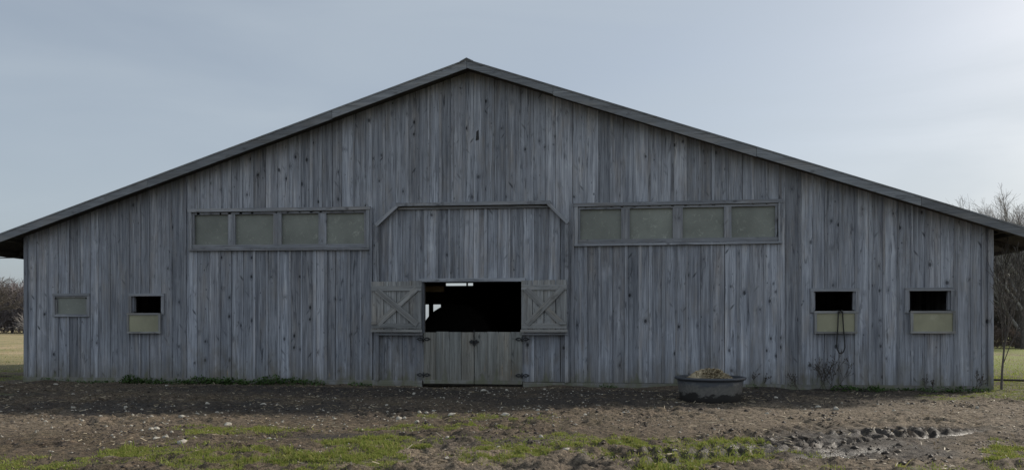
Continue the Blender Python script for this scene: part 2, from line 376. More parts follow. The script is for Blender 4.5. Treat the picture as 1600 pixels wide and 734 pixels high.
fieldc=tt.mix(tt.attr('green'),fieldc,tt.mix(tt.rng(n4,.42,.66),(.19,.22,.055),(.15,.125,.075)))
col=tt.mix(tt.attr('far'),col,fieldc)
wet=tt.attr('wet'); col=tt.mix(tt.rng(wet,.4,1,0,.85),col,(.20,.185,.165))  # glint of the smooth wet channel painted in as pale grey
tt.l(col,tt.b.inputs['Base Color'])
rg=tt.rng(wet,0,1,.95,.30); rg2=tt.math('SUBTRACT',rg,tt.math('MULTIPLY',tt.attr('mud'),.22)); tt.l(rg2,tt.b.inputs['Roughness'])
hb=tt.math('ADD',tt.math('MULTIPLY',n2,.7),tt.math('MULTIPLY',n3,.35)); tt.bump(hb,1.0,.05)
g_,d_,lug_,chan_,lug2_,_,_=mk
wet_=np.clip(chan_*1.0+.45*lug_*sstep(.4,.7,fbm(X,Y,4,2,17)),0,1)
ground=np_mesh('ground',np.stack([X,Y,Z],-1).reshape(-1,3),F,tt.m,dict(grass=g_.ravel(),mud=np.clip(d_+.35*lug_,0,1).ravel(),wet=wet_.ravel(),dry=dry.ravel(),far=farf.ravel(),green=(sstep(5,12,X)*.85).ravel()),smooth=True)
tag(ground,kind='structure')
def gz(x,y): return float(height(np.array([float(x)]),np.array([float(y)]))[0])

# ------------------------------------------------------------------ barn
barn=empty('barn'); tag(barn,'long weathered grey wooden barn with a low gable, board walls and a dutch door','barn')
PK=(0.03,7.07); SL,SR=.3217,.341; HW=10.8; DEPTH=30.0
def roof_z(x): return PK[1]-(SL*(PK[0]-x) if x<PK[0] else SR*(x-PK[0]))
OPEN=[(-6.49,-2.36,3.18,3.90),(2.45,6.56,3.16,3.88),(-1.02,1.19,.04,2.31),(-9.95,-9.15,1.60,2.01),(-8.01,-7.28,1.62,2.03),(7.34,8.16,1.62,2.04),(9.21,10.02,1.62,2.04)]
def spans(xa,xb,z0,z1):
    iv=[(z0,z1)]
    for (a,b,c,d) in OPEN:
        if xa>=a-.02 and xb<=b+.02:
            nv=[]
            for (p,q) in iv:
                if d<=p or c>=q: nv.append((p,q)); continue
                if c>p: nv.append((p,c))
                if d<q: nv.append((d,q))
            iv=nv
    return iv
def board_run(mb,x0,x1,zb,zt,y_front=0.,th=.025,rnd=None):
    cuts=sorted({x0,x1}|{e for o in OPEN for e in o[:2] if x0+.016<e<x1-.016})
    for xa,xb in zip(cuts[:-1],cuts[1:]):
        ta,tb=zt(xa),zt(xb)
        for (p,q) in spans(xa,xb,zb,min(ta,tb)):
            if q-p<.01: continue
            top=abs(q-min(ta,tb))<1e-6
            mb.hexa([(xa,y_front,p),(xb,y_front,p),(xb,y_front+th,p),(xa,y_front+th,p),
                     (xa,y_front,ta if top else q),(xb,y_front,tb if top else q),(xb,y_front+th,tb if top else q),(xa,y_front+th,ta if top else q)],2,rnd)
wall=MB(); bat=MB()
def region(x0,x1,zb,zt,yf=0.,wid=.275,bprob=.8):
    x=x0
    while x<x1-.02:
        wd=wid*random.choice((.8,1.,1.,1.,1.05,1.12)); nxt=min(x+wd,x1)
        if x1-nxt<.1: nxt=x1
        r=random.random(); gap=random.uniform(.005,.015)
        board_run(wall,x+gap*.5,nxt-gap*.5,zb,zt,yf+random.uniform(-.004,.006),.025,r)
        if nxt<x1 and random.random()<bprob:
            bw=random.choice((.018,.022,.028,.034)); bx=nxt+random.uniform(-.006,.006)
            board_run(bat,bx-bw,bx+bw,zb+.005,lambda q:zt(q)-.01,yf-.020,.018,random.random())
        x=nxt
zr=lambda x: roof_z(x)-.058
ztop=4.045
def cham(x): return min(4.02, 3.60+ (x+2.11)*.88, 3.58+(2.21-x)*1.0) if -2.11<=x<=2.21 else 3.6
region(-HW,-6.68,.10,zr)                                # left end, full height
region(-6.68,-2.20,.10,lambda x:3.60)                   # below / beside the left band
region(-6.68,-2.20,3.60,zr)
region(2.30,6.76,.10,lambda x:3.60)
region(2.30,6.76,3.60,zr)
region(6.76,HW,.10,zr)
region(-2.20,-2.11,.10,lambda x:3.6,wid=.2); region(2.21,2.30,.10,lambda x:3.6,wid=.2)
# gable above the doorway, cut along the chamfer
x=-2.20
while x<2.30:
    nxt=min(x+.27*random.choice((.8,1,1,1.1)),2.30)
    if 2.30-nxt<.1: nxt=2.30
    r=random.random()
    cuts=sorted({x+.003,nxt-.003}|{e for e in (-2.11,-1.61,1.79,2.21,PK[0]) if x+.01<e<nxt-.01})
    for xa,xb in zip(cuts[:-1],cuts[1:]):
        e=1e-3
        wall.hexa([(xa,0,cham(xa+e)),(xb,0,cham(xb-e)),(xb,.025,cham(xb-e)),(xa,.025,cham(xa+e)),(xa,0,zr(xa)),(xb,0,zr(xb)),(xb,.025,zr(xb)),(xa,.025,zr(xa))],2,r)
    if nxt<2.3 and random.random()<.8:
        bw=random.choice((.018,.022,.03)); bat.box(nxt-bw,nxt+bw,-.02,-.002,max(cham(nxt-bw),cham(nxt+bw))+.03,min(zr(nxt-bw),zr(nxt+bw))-.01,2)
    x=nxt
# infill inside the door frame sits a hand deeper
region(-2.11,2.21,.10,lambda x:cham(x)-.005,.055,.27,.75)
front=wall.build('front_wall',M['wall'],barn)
bat.build('batten_strips',M['batten'],front)
# backing so no light shows through the joints (studs and sheathing inside)
bk=MB()
cutx=sorted({-HW,HW,PK[0]}|{e for o in OPEN for e in o[:2]})
for xa,xb in zip(cutx[:-1],cutx[1:]):
    zt=min(roof_z(xa),roof_z(xb))-.08
    sp=spans(xa,xb,0.,zt)
    for p,q in sp:
        tp=abs(q-zt)<1e-6
        bk.hexa([(xa,.085,p),(xb,.085,p),(xb,.12,p),(xa,.12,p),(xa,.085,roof_z(xa)-.08 if tp else q),(xb,.085,roof_z(xb)-.08 if tp else q),(xb,.12,roof_z(xb)-.08 if tp else q),(xa,.12,roof_z(xa)-.08 if tp else q)],2)
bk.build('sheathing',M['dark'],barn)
# skirt board along the ground, in lengths
xs=-HW-.03
while xs<HW:
    xe=min(xs+random.uniform(2.8,4.2),HW+.03)
    if HW-xe<.8: xe=HW+.03
    if xs<-1.02<xe: xe=-1.04
    if -1.1<xs<1.1: xs=1.22; xe=max(xe,4.4)
    dz=random.uniform(-.012,.012); sk=MB(); sk.box(xs,xe-.006,-.035-random.uniform(0,.012),-.003,-.06,.105+dz,0); sk.build('skirt_board',M['skirt'],front); xs=xe
    if abs(xs+1.04)<.001: xs=1.22
kh=MB(); kh.hexa([(.16,-.004,5.42),(.235,-.004,5.44),(.235,-.001,5.44),(.16,-.001,5.42),(.175,-.004,5.62),(.225,-.004,5.66),(.225,-.001,5.66),(.175,-.001,5.62)])
kh.build('knot_hole',M['iron'],front)
# corner boards
for nm,a in (('corner_board',(-HW-.025,-HW+.07,-.03,-.003,.0,zr(-HW)-.02)),('corner_board',(HW-.07,HW+.03,-.03,-.003,.0,zr(HW)-.02)),('trim_board',(-2.255,-2.195,-.045,-.005,.1,3.98)),('trim_board',(2.275,2.335,-.045,-.005,.1,3.98)),('trim_board',(-6.73,-6.67,-.03,-.004,.1,roof_z(-6.7)-.1))):
    cb=MB(); cb.box(*a,2); cb.build(nm,M['batten'],front)
# side and rear walls
for s in (-1,1):
    sw=MB(); y=.1
    while y<DEPTH-.05:
        ye=min(y+.29,DEPTH-.05); xx=s*HW
        sw.box(min(xx,xx-s*.03),max(xx,xx-s*.03),y+.002,ye-.002,0,roof_z(xx)-.05,2); y=ye
    sw.build('side_wall',M['wall'],barn)
rw=MB(); x=-HW
RO=[(-8.45,-7.38,-.1,2.72),(-7.04,-5.73,3.90,4.14),(-5.62,-5.30,3.9,4.14)]
cutx=sorted(set(list(np.arange(-HW,HW,.3))+[HW]+[e for o in RO for e in o[:2]]))
for xa,xb in zip(cutx[:-1],cutx[1:]):
    iv=[(0,roof_z((xa+xb)/2)-.06)]
    for a,b,c,d in RO:
        if xa>=a-1e-4 and xb<=b+1e-4:
            nv=[]
            for p,q in iv:
                if c>p: nv.append((p,min(c,q)))
                if d<q: nv.append((max(d,p),q))
            iv=[k for k in nv if k[1]-k[0]>.01] if not (d<=iv[0][0]) else iv
    for p,q in iv: rw.box(xa,xb,DEPTH-.06,DEPTH,p,q,2)
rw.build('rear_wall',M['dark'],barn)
# inner frame: posts, tie beams
po=MB()
for y in (6,12,18):
    for xx in (-6.6,2.5,6.7): po.box(xx-.09,xx+.09,y-.09,y+.09,0,roof_z(xx)-.2,2)
    po.box(-HW+.05,HW-.05,y+.09,y+.14,3.0,3.2,0)
po.box(-3.81,-3.66,12,12.15,0,4.6,2)
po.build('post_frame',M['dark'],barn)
sb=MB(); sb.box(-1.45,-.86,1.3,1.45,2.15,2.29,0); sb.build('tie_beam',M['brown'],barn)
# roof
rf=MB(); YF,YB=-.36,DEPTH+.4; TX=11.9
for sgn in (-1,1):
    xe=sgn*TX
    a=(PK[0],PK[1]); b=(xe,roof_z(xe)); t=.03
    rf.hexa([(a[0],YF,a[1]-t),(b[0],YF,b[1]-t),(b[0],YB,b[1]-t),(a[0],YB,a[1]-t),(a[0],YF,a[1]),(b[0],YF,b[1]),(b[0],YB,b[1]),(a[0],YB,a[1])],1)
roof=rf.build('roof',M['roof'],barn)
dk=MB()
for x0,x1 in ((-TX+.02,PK[0]),(PK[0],TX-.02)):
    dk.hexa([(x0,YF+.012,roof_z(x0)-.055),(x1,YF+.012,roof_z(x1)-.055),(x1,YB-.03,roof_z(x1)-.055),(x0,YB-.03,roof_z(x0)-.055),(x0,YF+.012,roof_z(x0)-.033),(x1,YF+.012,roof_z(x1)-.033),(x1,YB-.03,roof_z(x1)-.033),(x0,YB-.03,roof_z(x0)-.033)],1)
dk.build('roof_deck',M['dark'],roof)
fa=MB()
def fseg(x0,x1,y0,y1,top,th,rnd):
    fa.hexa([(x0,y0,roof_z(x0)+top-th),(x1,y0,roof_z(x1)+top-th),(x1,y1,roof_z(x1)+top-th),(x0,y1,roof_z(x0)+top-th),(x0,y0,roof_z(x0)+top),(x1,y0,roof_z(x1)+top),(x1,y1,roof_z(x1)+top),(x0,y1,roof_z(x0)+top)],0,rnd)
for x0,x1 in ((-TX,-7.4),(-7.4,-3.0),(-3.0,PK[0]),(PK[0],1.9),(1.9,6.1),(6.1,9.3),(9.3,TX)):
    fseg(x0+.003,x1-.003,YF-.03-random.uniform(0,.006),YF-.002,.012+random.uniform(-.012,.004),.19+random.uniform(-.008,.012),random.random())
for x0,x1 in ((-TX,PK[0]),(PK[0],TX)): fseg(x0,x1,YF-.045,YF-.032,.02,.03,random.random())   # drip strip under the roof sheet
fa.build('fascia',M['fascia'],roof)
cp=MB()
cp.hexa([(PK[0]-.15,YF-.06,PK[1]-.055),(PK[0],YF-.06,PK[1]+.02),(PK[0],YB,PK[1]+.02),(PK[0]-.15,YB,PK[1]-.055),(PK[0]-.15,YF-.06,PK[1]-.028),(PK[0],YF-.06,PK[1]+.048),(PK[0],YB,PK[1]+.048),(PK[0]-.15,YB,PK[1]-.028)],1)
cp.hexa([(PK[0],YF-.06,PK[1]+.02),(PK[0]+.15,YF-.06,PK[1]-.055),(PK[0]+.15,YB,PK[1]-.055),(PK[0],YB,PK[1]+.02),(PK[0],YF-.06,PK[1]+.048),(PK[0]+.15,YF-.06,PK[1]-.028),(PK[0]+.15,YB,PK[1]-.028),(PK[0],YB,PK[1]+.048)],1)
cp.build('ridge_cap',M['fascia'],roof)
pu=MB()
for s in (-1,1):
    for xx in (11.82,11.15,10.95):
        xq=s*xx; dz=.11 if xx<11.8 else (.19 if s<0 else .10)
        pu.box(xq-.02,xq+.02,YF+.01,YB-.02,roof_z(xq)-.03-dz,roof_z(xq)-.058,1)
    y=.9
    while y<DEPTH:
        x0,x1=(-TX+.1,-HW-.03) if s<0 else (HW+.03,TX-.1)
        th=.12
        pu.hexa([(x0,y,roof_z(x0)-.06-th),(x1,y,roof_z(x1)-.06-th),(x1,y+.05,roof_z(x1)-.06-th),(x0,y+.05,roof_z(x0)-.06-th),(x0,y,roof_z(x0)-.06),(x1,y,roof_z(x1)-.06),(x1,y+.05,roof_z(x1)-.06),(x0,y+.05,roof_z(x0)-.06)],0); y+=1.2
for x0,x1 in ((-TX+.05,PK[0]),(PK[0],TX-.05)):
    pu.hexa([(x0,YF+.02,roof_z(x0)-.12),(x1,YF+.02,roof_z(x1)-.12),(x1,-.03,roof_z(x1)-.12),(x0,-.03,roof_z(x0)-.12),(x0,YF+.02,roof_z(x0)-.09),(x1,YF+.02,roof_z(x1)-.09),(x1,-.03,roof_z(x1)-.09),(x0,-.03,roof_z(x0)-.09)],0)
pu.build('eave_timbers',M['old'],roof)

# band windows
def band(x0,x1,z0,z1,divs,drop,lbl):
    """outer trim box, inner sash rails, mullions, panes; drop = how far the right end sags"""
    f=MB(); sh=lambda x: drop*(x-x0)/(x1-x0)
    def rail(xa,xb,za,zb,ya,yb):
        f.hexa([(xa,ya,za+sh(xa)),(xb,ya,za+sh(xb)),(xb,yb,za+sh(xb)),(xa,yb,za+sh(xa)),(xa,ya,zb+sh(xa)),(xb,ya,zb+sh(xb)),(xb,yb,zb+sh(xb)),(xa,yb,zb+sh(xa))])
    rail(x0-.02,x1+.02,z1-.075,z1,-.06,-.004); rail(x0,x1,z0,z0+.045,-.065,-.004)
    rail(x0,x0+.075,z0+.047,z1-.077,-.052,-.004); rail(x1-.075,x1,z0+.047,z1-.077,-.052,-.004)
    a,b=x0+.078,x1-.078
    rail(a,b,z1-.135,z1-.085,-.02,.03); rail(a,b,z0+.055,z0+.14,-.028,.03)
    rail(a,a+.05,z0+.142,z1-.137,-.02,.03); rail(b-.05,b,z0+.142,z1-.137,-.02,.03)
    wn=f.build('window',M['trim'],barn); wn['label']=lbl
    xs=[a+.05]
    for (p,q) in divs:
        m=MB()
        m.hexa([(p,-.024,z0+.142+sh(p)),(q,-.024,z0+.142+sh(q)),(q,.035,z0+.142+sh(q)),(p,.035,z0+.142+sh(p)),(p,-.024,z1-.137+sh(p)),(q,-.024,z1-.137+sh(q)),(q,.035,z1-.137+sh(q)),(p,.035,z1-.137+sh(p))],2)
        m.build('mullion',M['trim'],wn); xs+=[p,q]
    xs.append(b-.05)
    for i in range(0,len(xs),2):
        p,q=xs[i]-.008,xs[i+1]+.008; m=MB(); m.box(p,q,.036,.044,z0+.10+sh(p),z1-.10+sh(q)); m.build('pane',M['pane'],wn)
band(-6.60,-2.26,3.065,4.04,[(-5.64,-5.47),(-4.54,-4.35),(-3.46,-3.28)],-.03,'long window band left of the doorway, four dirty panes')
band(2.34,6.69,3.055,3.985,[(3.35,3.53),(4.44,4.65),(5.51,5.66)],0.0,'long window band right of the doorway, four dirty panes')

# small windows
def small(x0,x1,z0,z1,sash,lbl):
    f=MB(); wd=.065
    f.box(x0,x1,-.05,-.004,z1-wd,z1,0); f.box(x0,x0+wd,-.046,-.004,z0,z1-wd-.002,2); f.box(x1-wd,x1,-.046,-.004,z0,z1-wd-.002,2)
    if not sash: f.box(x0+wd+.002,x1-wd-.002,-.05,-.004,z0,z0+.05,0)
    # inner stops
    f.box(x0+wd+.002,x0+wd+.04,.0,.08,z0+.06,z1-wd-.002,2); f.box(x1-wd-.04,x1-wd-.002,.0,.08,z0+.06,z1-wd-.002,2)
    wn=f.build('window',M['trim'],barn); wn['label']=lbl
    if sash:
        a,b,c,d=sash; s=MB(); ya,yb=-.115,-.07
        s.box(a,b,ya,yb,d-.05,d,0); s.box(a,b,ya,yb,c,c+.04,0); s.box(a,a+.05,ya,yb,c+.042,d-.052,2); s.box(b-.05,b,ya,yb,c+.042,d-.052,2)
        s.box(a+.05,b-.05,-.068,-.05,c+.05,c+.08,0)
        so=s.build('sash',M['upper'],wn)
        p=MB(); p.box(a+.045,b-.045,-.095,-.085,c+.035,d-.045); p.build('pane',M['khaki'],wn)
        st=MB(); st.box(a-.005,b+.005,-.069,-.047,d-.075,d-.03,0); st.build('sash_ledge',M['trim'],wn)
    else:
        s=MB(); a,b,c,d=x0+.105,x1-.105,z0+.07,z1-.10
        s.box(a-.03,b+.03,-.03,.02,d,d+.03,0); s.box(a-.03,b+.03,-.03,.02,c-.03,c,0); s.box(a-.03,a,-.03,.02,c+.002,d-.002,2); s.box(b,b+.03,-.03,.02,c+.002,d-.002,2)
        s.build('sash',M['upper'],wn)
        p=MB(); p.box(a-.02,b+.02,.0,.01,c-.02,d+.02); p.build('pane',M['pane'],wn)
        for xx in (a-.02,b+.02):
            k=MB(); k.box(xx-.018,xx+.018,-.052,-.031,d-.03,d+.0); k.build('clip',M['iron'],wn)
small(-10.06,-9.10,1.545,2.10,None,'small closed window at the left end of the front wall')
small(-8.10,-7.21,1.60,2.09,(-8.10,-7.26,1.155,1.63),'small window left of the doorway with its sash let down')
small(7.26,8.23,1.60,2.11,(7.32,8.17,1.17,1.635),'small window with a rope over its lowered sash')
small(9.13,10.08,1.59,2.11,(9.21,10.07,1.175,1.635),'small window nearest the right corner, sash let down')

# door frame with cut-off corners
df=MB()
df.slat((-2.075,.1),(-2.075,3.60),.075,-.075,.05); df.slat((2.175,.1),(2.175,3.57),.075,-.075,.05)
df.slat((-2.10,3.575),(-1.585,4.03),.075,-.10,.05); df.slat((2.20,3.555),(1.765,4.0),.075,-.10,.05)
df.slat((-1.63,4.03),(1.82,4.01),.075,-.105,.05)
df.slat((-1.6,3.955),(1.78,3.94),.05,-.005,.05)
df.slat((-1.12,2.345),(1.27,2.34),.075,-.04,.05)
df.slat((-1.05,1.16),(-1.05,2.30),.05,-.012,.05); df.slat((1.215,1.16),(1.215,2.30),.05,-.012,.05)
df.build('door_frame',M['trim'],barn)
# inside edge of the opening
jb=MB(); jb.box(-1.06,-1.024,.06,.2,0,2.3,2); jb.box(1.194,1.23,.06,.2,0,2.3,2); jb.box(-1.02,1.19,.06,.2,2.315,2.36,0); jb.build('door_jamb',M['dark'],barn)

def hinge(parent,x,z):
    h=MB()
    h.tube([(x,-.045,z-.055),(x,-.045,z+.055)],.014,8)
    for s in (-1,1):
        n=16; pts=[]
        for k in range(n+1):
            t=k/n; pts.append((x+s*(.015+.15*t), .033*math.sin(math.pi*min(t*1.12,1))**.8+.006))
        for sg in (1,-1):
            for (xa,ha),(xb,hb) in zip(pts[:-1],pts[1:]):
                m=.33 if .25<abs(xa-x)/.165<.62 else 0.0
                lo=lambda q: z+sg*q*m; hi=lambda q: z+sg*q
                h.hexa([(xa,-.038,lo(ha)),(xb,-.038,lo(hb)),(xb,-.030,lo(hb)),(xa,-.030,lo(ha)),(xa,-.038,hi(ha)),(xb,-.038,hi(hb)),(xb,-.030,hi(hb)),(xa,-.030,hi(ha))])
    return h.build('hinge',M['iron'],parent)
def leaf(x0,x1,side):
    d=MB(); n=4; wdt=(x1-x0)/n
    for i in range(n):
        d.box(x0+i*wdt+.006,x0+(i+1)*wdt-.006,-.02+random.uniform(-.004,.004),.02,.125+random.uniform(-.02,.01),1.195+random.uniform(-.012,.006),2)
        if i: 
            if random.random()<.7: d.box(x0+i*wdt-.02,x0+i*wdt+.02,-.035,-.021,.13,1.17,2)
    d.box(x0+.004,x1-.004,-.036,-.018,.045,.128,0)
    d.box(x0+.01,x1-.01,.022,.05,.9,1.05,0); d.box(x0+.01,x1-.01,.022,.05,.3,.45,0)
    o=d.build('lower_door',M['door'],barn); o['label']='closed lower half door, '+('left leaf' if side<0 else 'right leaf with the latch')
    hx=x0 if side<0 else x1
    for z in (1.035,.24): hinge(o,hx-.004*side,z)
    return o
leaf(-1.02,.125,-1); ld=leaf(.132,1.205,1)
la=MB(); la.box(.03,.24,-.056,-.036,.965,.995,0); la.box(.06,.10,-.062,-.03,.94,1.02,2); la.box(.16,.20,-.062,-.03,.94,1.02,2); la.tube([(.13,-.06,1.08),(.13,-.065,.93)],.012,8); la.tube([(.13,-.058,1.07),(.13,-.03,1.235)],.011,8); la.box(.105,.165,-.07,-.037,.90,.945,2)
la.build('latch',M['iron'],ld)

def upper(x0,x1,side):
    d=MB(); n=4; wd=(x1-x0)/n; y0,y1=-.125,-.10
    for i in range(n): d.box(x0+i*wd+.007,x0+(i+1)*wd-.007,y0+random.uniform(-.003,.003),y1,1.205,2.325+random.uniform(-.008,.004),2)
    o=d.build('upper_door',M['upper'],barn); o['label']='upper half door with an X brace, folded open to the '+('left' if side<0 else 'right')
    y2=-.15
    for bx in ((x0+.01,x1-.005,y2,y0-.004,2.105,2.215),(x0+.01,x1-.005,y2,y0-.004,1.275,1.385),(x0-.01,x1+.01,y2-.012,y0-.004,1.19,1.245)):
        r=MB(); r.box(*bx,0); r.build('rail',M['upper'],o)
    a,c=x0+.17,x1-.17
    if side<0: p1,p2=((a-.03,2.13),(c+.08,1.36)),((c+.06,2.16),(a-.02,1.36))
    else: p1,p2=((c+.08,2.16),(a-.03,1.36)),((a-.06,2.13),(c+.08,1.36))
    b=MB(); b.slat(p1[0],p1[1],.125,-.168,-.1525); b.build('cross_brace',M['upper'],o)
    b=MB(); b.slat(p2[0],p2[1],.125,-.1515,-.1305); b.build('cross_brace',M['upper'],o)
    h=MB(); h.box(x0+.02 if side<0 else x1-.16,x0+.14 if side<0 else x1-.02,-.19,-.171,1.36,1.42,0); h.build('hook_block',M['upper'],o)
upper(-2.19,-1.03,-1); upper(1.185,2.185,1)
for a in ((-2.13,-1.03,-.09,-.04,1.12,1.165),(1.2,2.2,-.09,-.04,1.13,1.17)):
    sl=MB(); sl.box(*a,0); sl.build('door_rest',M['trim'],barn)

# ------------------------------------------------------------------ things on and near the barn
rp=MB(); pts=[(7.80,-.06,1.60),(7.79,-.10,1.645),(7.785,-.135,1.63)]
rp.tube([(7.80,.05,1.5),(7.80,-.03,1.62),(7.795,-.095,1.65),(7.79,-.135,1.62),(7.775,-.14,1.3),(7.755,-.14,.98),(7.765,-.14,.84),(7.80,-.14,.77),(7.84,-.14,.755),(7.885,-.14,.79),(7.915,-.14,.88),(7.91,-.14,1.0),(7.885,-.14,1.3),(7.87,-.138,1.6),(7.87,-.095,1.655),(7.865,-.03,1.62),(7.86,.05,1.5)],.0125,7)
rp.tube([(7.785,-.145,1.60),(7.83,-.15,1.63),(7.875,-.145,1.60)],.014,6)
tag(rp.build('rope',M['rope']),'dark rope loop hanging over a lowered window sash','rope')
cbl=MB(); n=14
cbl.tube([(-10.83-3.6*t/n*1.0,-.1-.2*t/n,2.955+.10*(t/n)-.14*math.sin(math.pi*t/n)*.3) for t in range(n+1)],.011,6)
tag(cbl.build('cable',M['rope']),'thin dark cable running off under the left eave','cable')

# round trough
tr=empty('water_trough',(4.85,-2.68,0.0)); tag(tr,'round black rubber stock trough standing in the mud before the barn','trough')
t=NT('muddy_black_rubber'); ob=t.obj(); sx=t.n('SeparateXYZ'); t.l(ob,sx.inputs[0])
a=t.noise(t.mapv(ob,(4,4,7)),1,5,.65); b=t.noise(ob,22,4,.6)
hm=t.math('ADD',sx.outputs[2],t.rng(a,.3,.7,.07,-.07))
col=t.mix(t.rng(hm,.33,.25),(.05,.053,.06),t.mix(t.rng(b,.3,.7),(.09,.086,.082),(.14,.132,.12)))
col=t.mix(t.rng(hm,.15,.12),col,(.022,.02,.019))
t.l(col,t.b.inputs['Base Color']); t.b.inputs['Roughness'].default_value=.5; M['rubber']=t.m
sh=MB(); sh.lathe([(.0,-.04),(.50,-.04),(.525,.0),(.53,.09),(.535,.12),(.555,.27),(.575,.39),(.55,.39),(.53,.27),(.50,.10),(.0,.10)],wob=.006)
sh.build('tub',M['rubber'],tr)
rm_=MB(); rm_.lathe([(.575,.375),(.612,.385),(.622,.405),(.612,.425),(.575,.43),(.548,.42),(.548,.385)],wob=.006); rm_.build('rim',M['rubber'],tr)
# hay heap in the trough
M['hay']=plain('dry_hay',(.33,.27,.175),.9,0,.4,40)
n=2600; th=rng.uniform(0,2*math.pi,n); rr=np.sqrt(rng.uniform(0,1,n))
hx=-.03+.40*rr*np.cos(th); hy=.38*rr*np.sin(th); hz=.36+.20*np.clip(1-rr**2.4,0,1)+.06*(fbm(hx+5,hy+5,7,2,3)-.5)+.10*hx
hz=hz*np.where(hx>.2,.94,1)
az=rng.uniform(0,6.28,n); el=rng.normal(0,.3,n); L=rng.uniform(.04,.11,n); W=rng.uniform(.003,.007,n)
D=np.stack([np.cos(az)*np.cos(el),np.sin(az)*np.cos(el),np.sin(el)],-1)*L[:,None]; Pn=np.stack([-np.sin(az),np.cos(az),rng.normal(0,.5,n)],-1)*W[:,None]
P0=np.stack([hx,hy,hz],-1); V=np.stack([P0-D/2-Pn,P0-D/2+Pn,P0+D/2+Pn,P0+D/2-Pn],1).reshape(-1,3)
hb=empty('hay_heap',(4.85,-2.68,0)); tag(hb,'heap of tan hay piled inside the black trough','hay')
np_mesh('loose_hay',V,np.arange(4*n).reshape(-1,4),M['hay'],dict(br=np.repeat(rng.uniform(0,1,n),4)),hb)
cr=MB(); cr.lathe([(.0,.535),(.10,.53),(.2,.51),(.3,.46),(.40,.36)],(-.03,0,0),24,1,.95,.04); cr.build('hay_core',M['hay'],hb)

# round bale in the dark interior
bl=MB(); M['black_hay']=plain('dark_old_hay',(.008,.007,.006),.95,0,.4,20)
bc=(-.84,3.2,.95); 
for k in range(1): bl.lathe([(.0,-.6),(.9,-.6),(.95,-.55),(.95,.55),(.9,.6),(.0,.6)],(0,0,0),40,1,1,.008)
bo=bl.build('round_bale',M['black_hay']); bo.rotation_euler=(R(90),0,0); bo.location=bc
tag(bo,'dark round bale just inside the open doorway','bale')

# ------------------------------------------------------------------ stones
def stone_mesh(seed):
    r=np.random.default_rng(seed); import bmesh
    bm=bmesh.new(); bmesh.ops.create_icosphere(bm,subdivisions=2,radius=1)
    ax=r.uniform(.6,1.15,3)*np.array([1.15,1,.68])
    for v in bm.verts:
        c=v.co; k=1+.22*math.sin(3.1*c.x+seed)*math.cos(2.3*c.y-seed)+.15*math.sin(5*c.z+2.2*c.x+seed*2)
        v.co=Vector((c.x*ax[0]*k,c.y*ax[1]*k,c.z*ax[2]*k))
    me=bpy.data.meshes.new('stone'); bm.to_mesh(me); bm.free(); me.materials.append(M['stone'])
    for p in me.polygons: p.use_smooth=(seed%2==0)
    return me
SM=[stone_mesh(s) for s in range(6)]
big=[(-1.68,-8.42,.085),(-.86,-8.0,.045),(1.15,-7.55,.05),(-4.1,-8.85,.06),(-6.5,-6.3,.065),(-3.0,-6.25,.05),(-5.5,-5.2,.07),(.55,-1.25,.085),(1.0,-1.1,.05),(3.35,-5.0,.05),(6.6,-4.0,.07),(6.05,-2.4,.055),(-9.2,-1.0,.07),(-6.7,-.75,.06),(2.25,-7.4,.05),(-2.75,-7.35,.06),(.05,-5.75,.06),(1.55,-5.4,.07),(-10.3,-2.6,.06),(-9.6,-1.9,.05)]
zones=[(-8.5,-4.5,3.2,3.0,70),(-3.6,-5.8,2.5,1.2,62),(-4.5,-7.3,2.6,1.3,50),(1.5,-5.2,2.6,.9,40),(1.0,-1.6,2.8,.8,34),(2.2,-8.2,1.2,.8,16),(6.8,-3.6,2.0,1.0,24)]
allst=[]
for (x,y,s) in big: allst.append((x,y,s*.72,True))
for (cx,cy,rx,ry,k) in zones:
    for _ in range(k):
        if random.random()<.35: continue
        x,y=random.gauss(cx,rx*.6),random.gauss(cy,ry*.6)
        if y>-.25 or y<-10: continue
        if abs(x-4.76)<.8 and abs(y+2.6)<.8: continue
        allst.append((x,y,min(.055,random.lognormvariate(-3.85,.4)),False))
for i,(x,y,s,bg_) in enumerate(allst):
    o=bpy.data.objects.new('stone',SM[i%6]); C.objects.link(o)
    o.location=(x,y,gz(x,y)+s*.22); o.scale=(s,s,s); o.rotation_euler=(random.uniform(-.2,.2),random.uniform(-.2,.2),random.uniform(0,6.28))
    tag(o,'small pale stone lying loose on the muddy yard','stone','pale stones scattered over the yard')

# ------------------------------------------------------------------ grass, litter, clods
def scatter(n,box,prob):
    out=[]; tot=0
    while tot<n:
        x=rng.uniform(box[0],box[1],n*2); y=rng.uniform(box[2],box[3],n*2)
        k=rng.uniform(0,1,n*2)<prob(x,y); out.append(np.stack([x[k],y[k]],-1)); tot+=k.sum()
        if len(out)>60: break
    return np.concatenate(out)[:n]
def blades(P,hmin,hmax,wmin,wmax,lean=.5):
    n=len(P); z=height(P[:,0],P[:,1]); a=rng.uniform(0,6.28,n); h=rng.uniform(hmin,hmax,n)*(.35+1.3*fbm(P[:,0],P[:,1],4,3,5))*(1+1.3*(rng.uniform(0,1,n)>.95)*(fbm(P[:,0],P[:,1],3,2,19)>.5)); wd=rng.uniform(wmin,wmax,n)
    B=np.stack([P[:,0],P[:,1],z-.005],-1); S_=np.stack([np.cos(a),np.sin(a),0*a],-1)*wd[:,None]
    b=rng.uniform(0,6.28,n); ln=rng.uniform(.1,lean,n)*h
    T=B+np.stack([np.cos(b)*ln,np.sin(b)*ln,h],-1); Mid=B+.55*(T-B)+np.stack([0*a,0*a,.12*h],-1)
    V=np.stack([B-S_,B+S_,Mid+S_*.7,T,Mid-S_*.7],1).reshape(-1,3); F=np.arange(5*n).reshape(-1,5)
    return V,F,np.repeat(rng.uniform(0,1,n),5)
